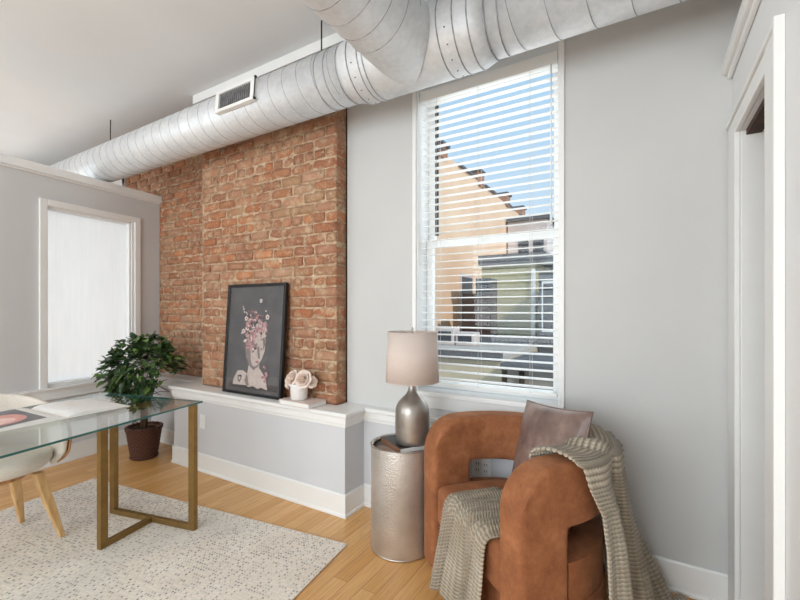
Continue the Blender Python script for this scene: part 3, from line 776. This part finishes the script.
m_ = glassmat('picture_glass', (.98, .98, .98, 1), 1.0)
obj('glazing', pt_(B().box(-PW / 2 + fw, PW / 2 - fw, .0015, .003, fw, PH - fw)), m_, pic)

# small book and rose vase
sb = thing('pale_book', 'pale pink and cream hardback lying on the ledge under the rose vase', 'book', (-2.025, 2.098, ZL), R(-3))
b = B(); b.box(-.145, .145, -.088, .085, 0, .003); b.box(-.145, .145, -.088, .085, .029, .032); b.box(-.145, -.141, -.088, .085, .003, .029)
obj('cover', b, M_bookcov, sb, bevel=.001)
obj('page_block', B().box(-.1405, .140, -.083, .080, .0032, .0288), M_page, sb)
vs = thing('vase', 'small round white vase of pale roses standing on the pale book', 'vase', (-2.055, 2.092, ZL + .0325))
b = B(); b.lathe([(0, 0), (.050, 0), (.057, .006), (.060, .095), (.058, .108), (.051, .108), (.052, .095), (.05, .015), (0, .012)], 36)
obj('vessel', b, M_white, vs)
def rose(c, r, tiltv):
    bb = B(); q = Vector((0, 0, 1)).rotation_difference(Vector(tiltv).normalized()).to_matrix().to_4x4()
    rows = [(.16, 3, 0), (.34, 4, .1), (.55, 5, .25), (.78, 6, .5), (1.0, 7, .85)]
    for rr, n, op in rows:
        for k in range(n):
            a0 = 2 * PI * k / n + rr * 5
            def fn(u, v, a0=a0, n=n, rr=rr, op=op):
                a = a0 + (u - .5) * 2 * PI / n * 1.5
                rad = r * rr * (.35 + .65 * math.sin(min(1, v * 1.1) * PI / 2)) + r * op * .22 * v ** 3 + .002 * math.sin(a * 7)
                z = r * (-.55 + 1.05 * v * (1 - .55 * op) - op * .35 * v ** 3) - r * .25 * (2 * u - 1) ** 2 * v
                return q @ Vector((rad * math.cos(a), rad * math.sin(a), z)) + Vector(c)
            bb.grid(fn, 6, 5, mi=1 if rr < .6 else 0)
    return bb
for c, r, tv in (((-.052, -.034, .150), .050, (-.3, -.9, .4)), ((.050, -.030, .150), .056, (.2, -.9, .4)), ((-.105, -.006, .118), .040, (-.9, -.5, .2)), ((.108, .010, .128), .036, (.8, -.5, .3)), ((.0, .034, .172), .042, (0, -.1, 1)), ((-.065, .034, .165), .036, (-.5, .1, .8)), ((-.090, -.030, .090), .026, (-.8, -.7, -.1))):
    obj('rose', rose(c, r, tv), [M_rose, M_rose2], vs, solid=.0012)
b = B()
for k in range(7):
    a = 2 * PI * k / 7; b = B(); b.tube([(0.02 * math.cos(a), .02 * math.sin(a), .02), (.040 * math.cos(a), .035 * math.sin(a), .125)], .002, 5); obj('stem', b, M_bark, vs)

# wall plates
t = thing('wall_switch', 'blank white wall plate on the low wall below the picture ledge', 'wall plate', (-3.088, 2.0595, .404))
obj('plate', B().box(-.036, .036, -.006, 0, -.058, .058), M_plate, t, bevel=.002)
obj('rocker', B().box(-.017, .017, -.009, -.0062, -.033, .033), M_plate, t, bevel=.001)
t = thing('wall_outlet', 'double white power outlet on the wall, seen through the armchair', 'outlet', (-.80, 2.2615, .415))
obj('plate', B().box(-.058, .058, -.006, 0, -.058, .058), M_plate, t, bevel=.002)
for xx in (-.024, .024):
    so_ = obj('socket', B().box(xx - .017, xx + .017, -.009, -.0062, -.034, .034), M_plate, t, bevel=.002)
    for zz in (-.018, .018):
        for dx in (-.007, .007): obj('slot', B().box(xx + dx - .0015, xx + dx + .0015, -.0098, -.0091, zz - .006, zz + .006), M_black, so_)

# ------------------------------------------------------------ side table, books, lamp
TX, TY = -1.168, 1.990
t = thing('drum_table', 'round hammered nickel drum side table beside the rust armchair', 'side table', (TX, TY, 0))
b = B(); b.lathe([(.160, 0), (.172, .004), (.176, .012), (.176, .556), (.174, .566), (.168, .570), (.162, .566), (.161, .558)], 72)
obj('drum', b, M_hammer, t)
b = B(); b.lathe([(0, .552), (.161, .552), (.161, .549), (0, .549)], 60); obj('tray_top', b, M_chrome, t)
for zz, r in ((.566, .175), (.006, .173)):
    b = B(); b.tube([(r * math.cos(a), r * math.sin(a), zz) for a in [2 * PI * i / 72 for i in range(73)]], .004, 8, caps=False)
    obj('rim', b, M_chrome, t)
def book(name, label, loc, rz, w, d, h, cov, grp=None, spine=None):
    t = thing(name, label, 'book', loc, rz, grp)
    b = B(); b.box(-w / 2, w / 2, -d / 2, d / 2, 0, .0025); b.box(-w / 2, w / 2, -d / 2, d / 2, h - .0025, h)
    obj('cover', b, cov, t, bevel=.0008)
    obj('spine', B().box(-w / 2, w / 2, -d / 2 - .003, -d / 2 - .0003, 0, h), spine or cov, t, bevel=.001)
    obj('page_block', B().box(-w / 2 + .003, w / 2 - .004, -d / 2 + .001, d / 2 - .004, .0027, h - .0027), M_page, t)
    return t
book('hardback_book', 'dark book with a brown spine under the lamp on the drum table', (-1.160, 1.985, .5523), R(-32), .235, .155, .030, M_black, None, M_oldbrown)
ld = (TX + .066, TY - .004)
b = None
lt = thing('table_lamp', 'silver bottle shaped table lamp with a pale linen drum shade', 'lamp', (ld[0], ld[1], .5828))
b = B(); b.lathe([(0, 0), (.084, 0), (.089, .006), (.092, .03), (.095, .10), (.094, .170), (.088, .200), (.075, .225), (.054, .247), (.036, .264), (.025, .282), (.019, .305), (.017, .330), (.018, .335), (0, .335)], 56)
obj('lamp_base', b, M_lampbase, lt)
b = B(); b.tube([(0, 0, .335), (0, 0, .60)], .006, 10); b.tube([(0, 0, .34), (0, 0, .39)], .014, 14); obj('socket_stem', b, M_chrome, lt)
b = B(); b.lathe([(.146, .335), (.137, .607)], 64); sh = obj('lamp_shade', b, M_shade, lt, solid=.002)
for zz, r in ((.3365, .1462), (.6055, .1374)):
    b = B(); b.tube([(r * math.cos(a), r * math.sin(a), zz) for a in [2 * PI * i / 64 for i in range(65)]], .0022, 6, caps=False)
    obj('shade_ring', b, M_shade, sh)
for k in range(3):
    a = 2 * PI * k / 3 + .4; b = B(); b.tube([(.006 * math.cos(a), .006 * math.sin(a), .592), (.136 * math.cos(a), .136 * math.sin(a), .600)], .0018, 6)
    obj('shade_spoke', b, M_chrome, sh)
b = B(); b.lathe([(0, .600), (.009, .602), (.009, .606), (.004, .610), (.007, .618), (.008, .625), (.004, .632), (0, .633)], 16); obj('finial', b, M_chrome, lt)

# ------------------------------------------------------------ armchair
ach = thing('armchair', 'rust brown velvet barrel armchair with wrap-around arms beside the drum table', 'armchair', (-.538, 1.822, 0), R(-39.5))
HW = .347; FR = -.225; ZT = .767; ZO = .535; LEG = .218; TH = .135; CR = .17
Ls = -FR; Lc = PI * HW; LT = 2 * Ls + Lc
def path(s):
    """centreline of the wrap-around band; returns point, outward normal"""
    if s < Ls: return Vector((-HW, FR + s, 0)), Vector((-1, 0, 0))
    if s > Ls + Lc: return Vector((HW, -(s - Ls - Lc), 0)), Vector((1, 0, 0))
    a = PI - (s - Ls) / HW
    return Vector((HW * math.cos(a), HW * math.sin(a), 0)), Vector((math.cos(a), math.sin(a), 0))
def ztop(s):
    e = min(s, LT - s)
    if e < CR: return ZT - CR + math.sqrt(max(0, CR * CR - (CR - e) ** 2))
    return ZT
cols = sorted(set([0, .032, .066, .10, .135, CR] + [LEG] + [round(LEG + (LT - 2 * LEG) * i / 56, 5) for i in range(57)]))
cols = [c for c in cols if c <= LT / 2 + 1e-6]; cols = sorted(set(cols + [round(LT - c, 5) for c in cols]))
b = B(); g = []
NL, NU = 8, 6
for s in cols:
    p, n_ = path(s); leg = s <= LEG + 1e-4 or s >= LT - LEG - 1e-4; zt = ztop(s); col_ = {}
    if leg:
        for k in range(NL): col_[k] = b.bm.verts.new((p.x, p.y, .012 + (ZO - .012) * k / NL))
    for k in range(NU + 1): col_[NL + k] = b.bm.verts.new((p.x, p.y, ZO + (zt - ZO) * k / NU))
    g.append(col_)
for a_, c_ in zip(g, g[1:]):
    for k in range(NL + NU):
        if k in a_ and k in c_ and k + 1 in a_ and k + 1 in c_:
            fc = b.bm.faces.new((a_[k], c_[k], c_[k + 1], a_[k + 1]))
obj('arm_and_back_band', b, M_velvet, ach, solid=TH, bevel=.030, seg=4, angle=50, smooth=True, subsurf=1)
bpy.data.objects['arm_and_back_band'].modifiers['b'].use_clamp_overlap = False
# seat: rounded front, follows the inside of the band
def seatpoly(r, y0, inset=0):
    pts = [(-r, y0), (r, y0)]
    for i in range(17):
        a = PI * i / 16; pts.append((r * math.cos(a), r * math.sin(a)))
    return pts
ri = HW - TH / 2 - .003
b = B(); b.prism([(x, y, .255) for x, y in seatpoly(ri, FR + .012)], (0, 0, .195)); obj('seat', b, M_velvet, ach, bevel=.035, seg=5, angle=50, smooth=True)
rw = HW + TH / 2 - .02; y0_ = FR + LEG + .006; b = B(); ip = [(ri + .002, y0_)] + [((ri + .002) * math.cos(PI * i / 24), (ri + .002) * math.sin(PI * i / 24)) for i in range(25)] + [(-ri - .002, y0_)]
op = [(rw, y0_)] + [(rw * math.cos(PI * i / 24), rw * math.sin(PI * i / 24)) for i in range(25)] + [(-rw, y0_)]
vv = [[b.bm.verts.new((x, y, z)) for x, y, z in ((i_[0], i_[1], .2535), (o_[0], o_[1], .2535), (o_[0], o_[1], .405), (i_[0], i_[1], .405))] for i_, o_ in zip(ip, op)]
for q0, q1 in zip(vv, vv[1:]):
    for k in range(4): b.bm.faces.new((q0[k], q0[(k + 1) % 4], q1[(k + 1) % 4], q1[k]))
b.bm.faces.new(vv[0]); b.bm.faces.new(vv[-1]); obj('seat_surround', b, M_velvet, ach, bevel=.02, seg=4, angle=50, smooth=True)
ro = HW + TH / 2 - .012; wide = [(-ri, FR + .05), (ri, FR + .05), (ri, FR + LEG + .004), (ro, FR + LEG + .004)] + [(ro * math.cos(PI * i / 24), ro * math.sin(PI * i / 24)) for i in range(25)] + [(-ro, FR + LEG + .004), (-ri, FR + LEG + .004)]
b = B(); b.prism([(x, y, .06) for x, y in wide], (0, 0, .193)); b2 = B(); b2.prism([(x, y, .2535) for x, y in wide[2:-1]], (0, 0, .17)) if False else None; obj('seat_base', b, M_velvet, ach, bevel=.015, seg=3, angle=50, smooth=True)
b = B()
for x, y in ((-.18, -.12), (.18, -.12), (0, .2)): obj('foot', B().lathe([(0, 0), (.02, 0), (.024, .058), (0, .058)], 14, c=(x, y, .001)), M_black, ach)

# pillow
pl = thing('throw_pillow', 'mauve brown leather throw pillow leaning on the armchair back', 'pillow')
pl.parent = None
CM = Matrix.Translation((-.443, 1.828, 0)) @ Matrix.Rotation(R(-44), 4, 'Z')
pl.matrix_world = CM @ Matrix.Translation((-.004, .106, .672)) @ Matrix.Rotation(R(-17), 4, 'X') @ Matrix.Rotation(R(-6), 4, 'Y')
def pil(sg):
    def fn(u, v):
        a, c = 2 * u - 1, 2 * v - 1
        x = .222 * a * (1 - .06 * (1 - c * c) * 1.0) ; z = .214 * c * (1 - .06 * (1 - a * a))
        th_ = .062 * ((1 - a * a) * (1 - c * c)) ** .42 + .004
        wr = .006 * noise.noise(Vector((a * 3, c * 3, sg * 2))) + .003 * math.sin(9 * (a + c)) * (1 - abs(a)) * (1 - abs(c))
        return (x, sg * (th_ + wr * min(1, th_ * 30)) , z)
    return fn
b = B(); b.grid(pil(-1), 30, 30); b.grid(pil(1), 30, 30); bmesh.ops.remove_doubles(b.bm, verts=b.bm.verts, dist=.0005)
obj('cushion', b, M_leather, pl)
b = B(); f1 = pil(-1); e = [f1(i / 20, 0) for i in range(21)] + [f1(1, i / 20) for i in range(1, 21)] + [f1(1 - i / 20, 1) for i in range(1, 21)] + [f1(0, 1 - i / 20) for i in range(1, 21)]
b.tube([(x * 1.005, 0, z * 1.005) for x, y, z in e], .0045, 6, caps=False)
b.tube([tuple(Vector(f1(i / 24, .55)) + Vector((0, -.0005, 0))) for i in range(1, 24)], .0016, 5)
obj('piping', b, M_leather, pl)

# throw
tw = thing('throw_blanket', 'chunky ribbed beige throw draped over the armchair arm and seat front', 'blanket', (-.538, 1.822, 0), R(-39.5))
RIB = .0155
def ribbed(P, len_v, nu):
    nv = int(len_v / RIB * 5)
    def raw(u, v): return Vector(P(u, v))
    def fn(u, v):
        p = raw(u, v); e = 1e-3
        du_ = raw(min(1, u + e), v) - raw(max(0, u - e), v); dv_ = raw(u, min(1, v + e)) - raw(u, max(0, v - e)); n_ = du_.cross(dv_).normalized()
        h = abs(math.sin(PI * v * len_v / RIB)); k = .72 + .28 * math.sin(u * nu)
        return p + n_ * (.0105 * h * k)
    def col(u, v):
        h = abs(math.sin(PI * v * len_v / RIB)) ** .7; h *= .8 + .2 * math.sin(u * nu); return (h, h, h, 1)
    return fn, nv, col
S0, S1 = None, None
def over(u, v):
    # v: 0 inner side low, ~.3 top, 1 outer hem ; u: front edge -> rear edge
    lin = .20; ltop = .17; lout = .80; tot = lin + ltop + lout; d = v * tot
    k = max(0, (d - lin) / (ltop + lout))      # progress from the top outwards
    sf = (LT - .150) - .140 * min(1, k * 3.0) ** .8            # diagonal front edge
    sr = LT - Ls - 1.32 * HW + 0.02 * math.sin(k * 9)
    s = sf + (sr - sf) * u
    p, n_ = path(s); off = TH / 2 + .014; zt = max(ztop(s), .70)
    r = off
    if d < lin: o = -off; z = zt - (lin - d) ; hang = lin - d; o += -.004 * math.sin(u * 17)
    elif d < lin + ltop:
        a = PI * (1 - (d - lin) / ltop); o = off * math.cos(a); z = zt + .018 * math.sin(a) ** .5 if 0 < a < PI else zt
        z += math.sin(a) * (.010 * math.sin(u * 13 + 2) - .022 * math.exp(-((u - .36) / .05) ** 2) - .022 * math.exp(-((u - .60) / .05) ** 2)) + .010 * math.sin(a); hang = 0
    else:
        hang = d - lin - ltop; q = hang / lout
        fold = (.022 * math.sin(u * 13 + .6 + q) + .010 * math.sin(u * 31 + 1.5 + 2 * q) - .050 * math.exp(-((u - .36 - .05 * q) / .035) ** 2) - .055 * math.exp(-((u - .60 + .04 * q) / .04) ** 2) - .04 * math.exp(-((u - .82) / .03) ** 2) + .022 * math.exp(-((u - .12) / .06) ** 2)) * min(1, .25 + q * 2.2)
        o = off + .014 + .018 * u + .24 * q ** 1.4 * (.12 + .88 * u) + fold * (1 + q) + .010; z = zt - .03 * min(1, hang * 20) - hang * .965
        z += 0
    P_ = p + n_ * o; P_.z = max(z, .02)
    if d >= lin + ltop and z < .02: P_ = p + n_ * (o + (.02 - z) * .8); P_.z = .022 + .01 * math.sin(u * 20)
    sl = .06 * math.sin(u * 4) * max(0, d - lin - ltop) ; P_ += Vector((-n_.y, n_.x, 0)) * (-.0 + sl)
    return P_
fn, nv, colf = ribbed(over, 1.17, 230)
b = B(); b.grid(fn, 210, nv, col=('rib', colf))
def seatd(u, v):
    tot = .70; d = v * tot; lflat = .26 + .05 * math.sin(u * 5)
    flatk = max(0, 1 - d / .30); x = -.105 + (.33 + .045 * flatk) * u; yf = FR + .012
    tail = -.03 + .03 * math.sin(u * 6)
    if d < lflat: y = yf + (lflat - d) * .8 ; z = .462 + .012 * math.sin(u * 9) ** 2 + .02 * math.sin(u * 21 + d * 6) ** 2
    else: y = yf; z = .462
    if d >= lflat:
        h = d - lflat; r = .035
        if h < r * PI / 2: y = yf - r * math.sin(h / r) ; z = .462 - r * (1 - math.cos(h / r)) + .012 * math.sin(u * 9) ** 2 + .02 * math.sin(u * 21 + d * 6) ** 2 * (1 - h / (r * 1.6))
        else: z = .462 - r - (h - r * PI / 2); y = yf - r - .10 * (h) ** 1.3
        q = min(1, h * 3)
        y += (-.022 * abs(math.sin(u * 10 + .4)) - .010 * math.sin(u * 23) + .045 * math.exp(-((u - .30 + .05 * h) / .035) ** 2) + .05 * math.exp(-((u - .58 + .05 * h) / .04) ** 2) + .035 * math.exp(-((u - .80) / .03) ** 2)) * q; x += -.10 * (1 - u) * h * 1.3 + .02 * math.sin(u * 13) * q
    return (x, y, max(z, .02))
fn, nv, colf = ribbed(seatd, .70, 135)
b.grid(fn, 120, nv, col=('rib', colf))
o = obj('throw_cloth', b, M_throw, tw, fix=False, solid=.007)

# ------------------------------------------------------------ outside
bp = thing('brick_building', 'sunlit peach brick building with stepped parapet and chimneys outside', 'building', (-4.24, 9.0, -6))
b = B(); yy = 0; zt = 11.04
b.box(-8, 0, -1.2, 11.6, 0, 10.7)
for k in range(6):
    b.box(-.4, 0, -1.2 + k * 2.1, -1.2 + (k + 1) * 2.1, 10.7, 11.15 - k * .03)
obj('wall', b, M_peach, bp)
b = B()
for k in range(6): b.box(-.46, .06, -1.2 + k * 2.1 + .2, -1.2 + (k + 1) * 2.1 - .7, 11.15 - k * .03, 11.22 - k * .03)
obj('coping', b, M_slate, bp)
for y_, h_ in ((-.1, .15), (2.6, .25), (5.4, .25), (7.6, .25)):
    ck = obj('chimney', B().box(-.5, .05, y_, y_ + .45, 11.0, 11.15 + h_), M_redbrick, bp); obj('cap', B().box(-.55, .1, y_ - .05, y_ + .5, 11.1505 + h_, 11.22 + h_), M_slate, ck)
for y_ in (1.2, 4.0):
    wd = obj('window', B().box(0.001, .05, y_, y_ + .9, 6.6, 8.3), M_lilac, bp); obj('pane', B().box(.05, .06, y_ + .08, y_ + .82, 6.7, 8.2), M_darkwin, wd)
ob = thing('rendered_building', 'olive rendered house with a dark capping seen through the blind', 'building', (-2.66, 9.2, -6))
obj('wall', B().box(-.60, .60, 0, 3, 0, 8.34), M_olive, ob); obj('capping', B().box(-.66, .85, -.08, 3, 8.34, 8.56), M_slate, ob)
obj('downpipe', B().box(.54, .62, -.08, -.01, 5, 8.2), M_plate, ob)
pb = thing('pale_building', 'pale masonry building rising behind the olive house outside', 'building', (-3.5, 14.5, -6))
obj('wall', B().box(-.68, .65, 0, 3, 0, 10.40), M_lilac, pb); obj('capping', B().box(-.70, .75, -.1, 3, 10.401, 10.52), M_slate, pb)
for x_ in (-.3, .2):
    wd = obj('window', B().box(x_, x_ + .35, -.03, -.001, 9.2, 9.8), M_darkwin, pb)
fb = thing('dark_building', 'dark grey building with tall windows at the right of the blind', 'building', (-1.30, 8.0, -6))
obj('wall', B().box(-.42, 1.6, 0, 3, 0, 8.0), M_slate, fb)
for x_ in (-.36, .1, .6):
    wd = obj('window', B().box(x_, x_ + .36, -.03, 0, 6.9, 7.85), M_plate, fb); obj('pane', B().box(x_ + .03, x_ + .33, -.04, -.03, 6.95, 7.8), M_darkwin, wd)
lb = thing('low_building', 'low flat roofed beige building just outside the window', 'building', (-2.0, 5.6, -6))
obj('wall', B().box(-2.2, .30, 0, 2.2, 0, 6.60), M_beige, lb); obj('roof', B().box(-2.2, .30, .061, 2.139, 6.601, 6.66), M_roof, lb)
obj('fascia', B().box(-2.22, .30, -.06, .06, 6.601, 6.74), M_slate, lb); obj('fascia', B().box(-2.22, .30, 2.14, 2.3, 6.601, 6.78), M_slate, lb)
an = thing('flat_roofed_annex', 'dark grey annex with a flat roof and door at the lower right outside', 'building', (-.94, 5.5, -6))
obj('wall', B().box(-.65, 1.2, 0, 1.6, 0, 6.52), M_annex, an); obj('roof', B().box(-.72, 1.3, -.1, 1.7, 6.521, 6.60), M_slate, an)
obj('doorway', B().box(-.15, .25, -.02, -.001, 4.2, 6.2), M_darkwin, an); obj('downpipe', B().tube([(-.45, -.04, 3), (-.45, -.04, 6.5)], .035, 10), M_darkmetal, an)
for x_, h_ in ((-3.22, .30), (-2.82, .24)):
    t = thing('roof_unit', ('taller left-hand' if h_ > .26 else 'shorter right-hand') + ' pale ventilation unit on the low flat roof outside', 'roof unit', (x_, 7.2, .662))
    obj('casing', B().box(-.18, .18, -.15, .15, 0, h_), M_lilac, t, bevel=.01); obj('grille', B().box(-.13, .13, -.16, -.151, .05, h_ - .05), M_darkwin, t)
t = thing('roof_hut', 'dark brown brick roof hut behind the ventilation units outside', 'roof hut', (-3.1, 8.4, -6)); 
obj('wall', B().box(-.32, .30, 0, .5, 0, 7.66), M_hole, t); obj('stack', B().box(0, .30, -.03, .5, 7.661, 7.98), M_darkwin, t)
o = struct('trim_8', B().box(-30, 30, 2.7, 60, -6.2, -6), M_street)
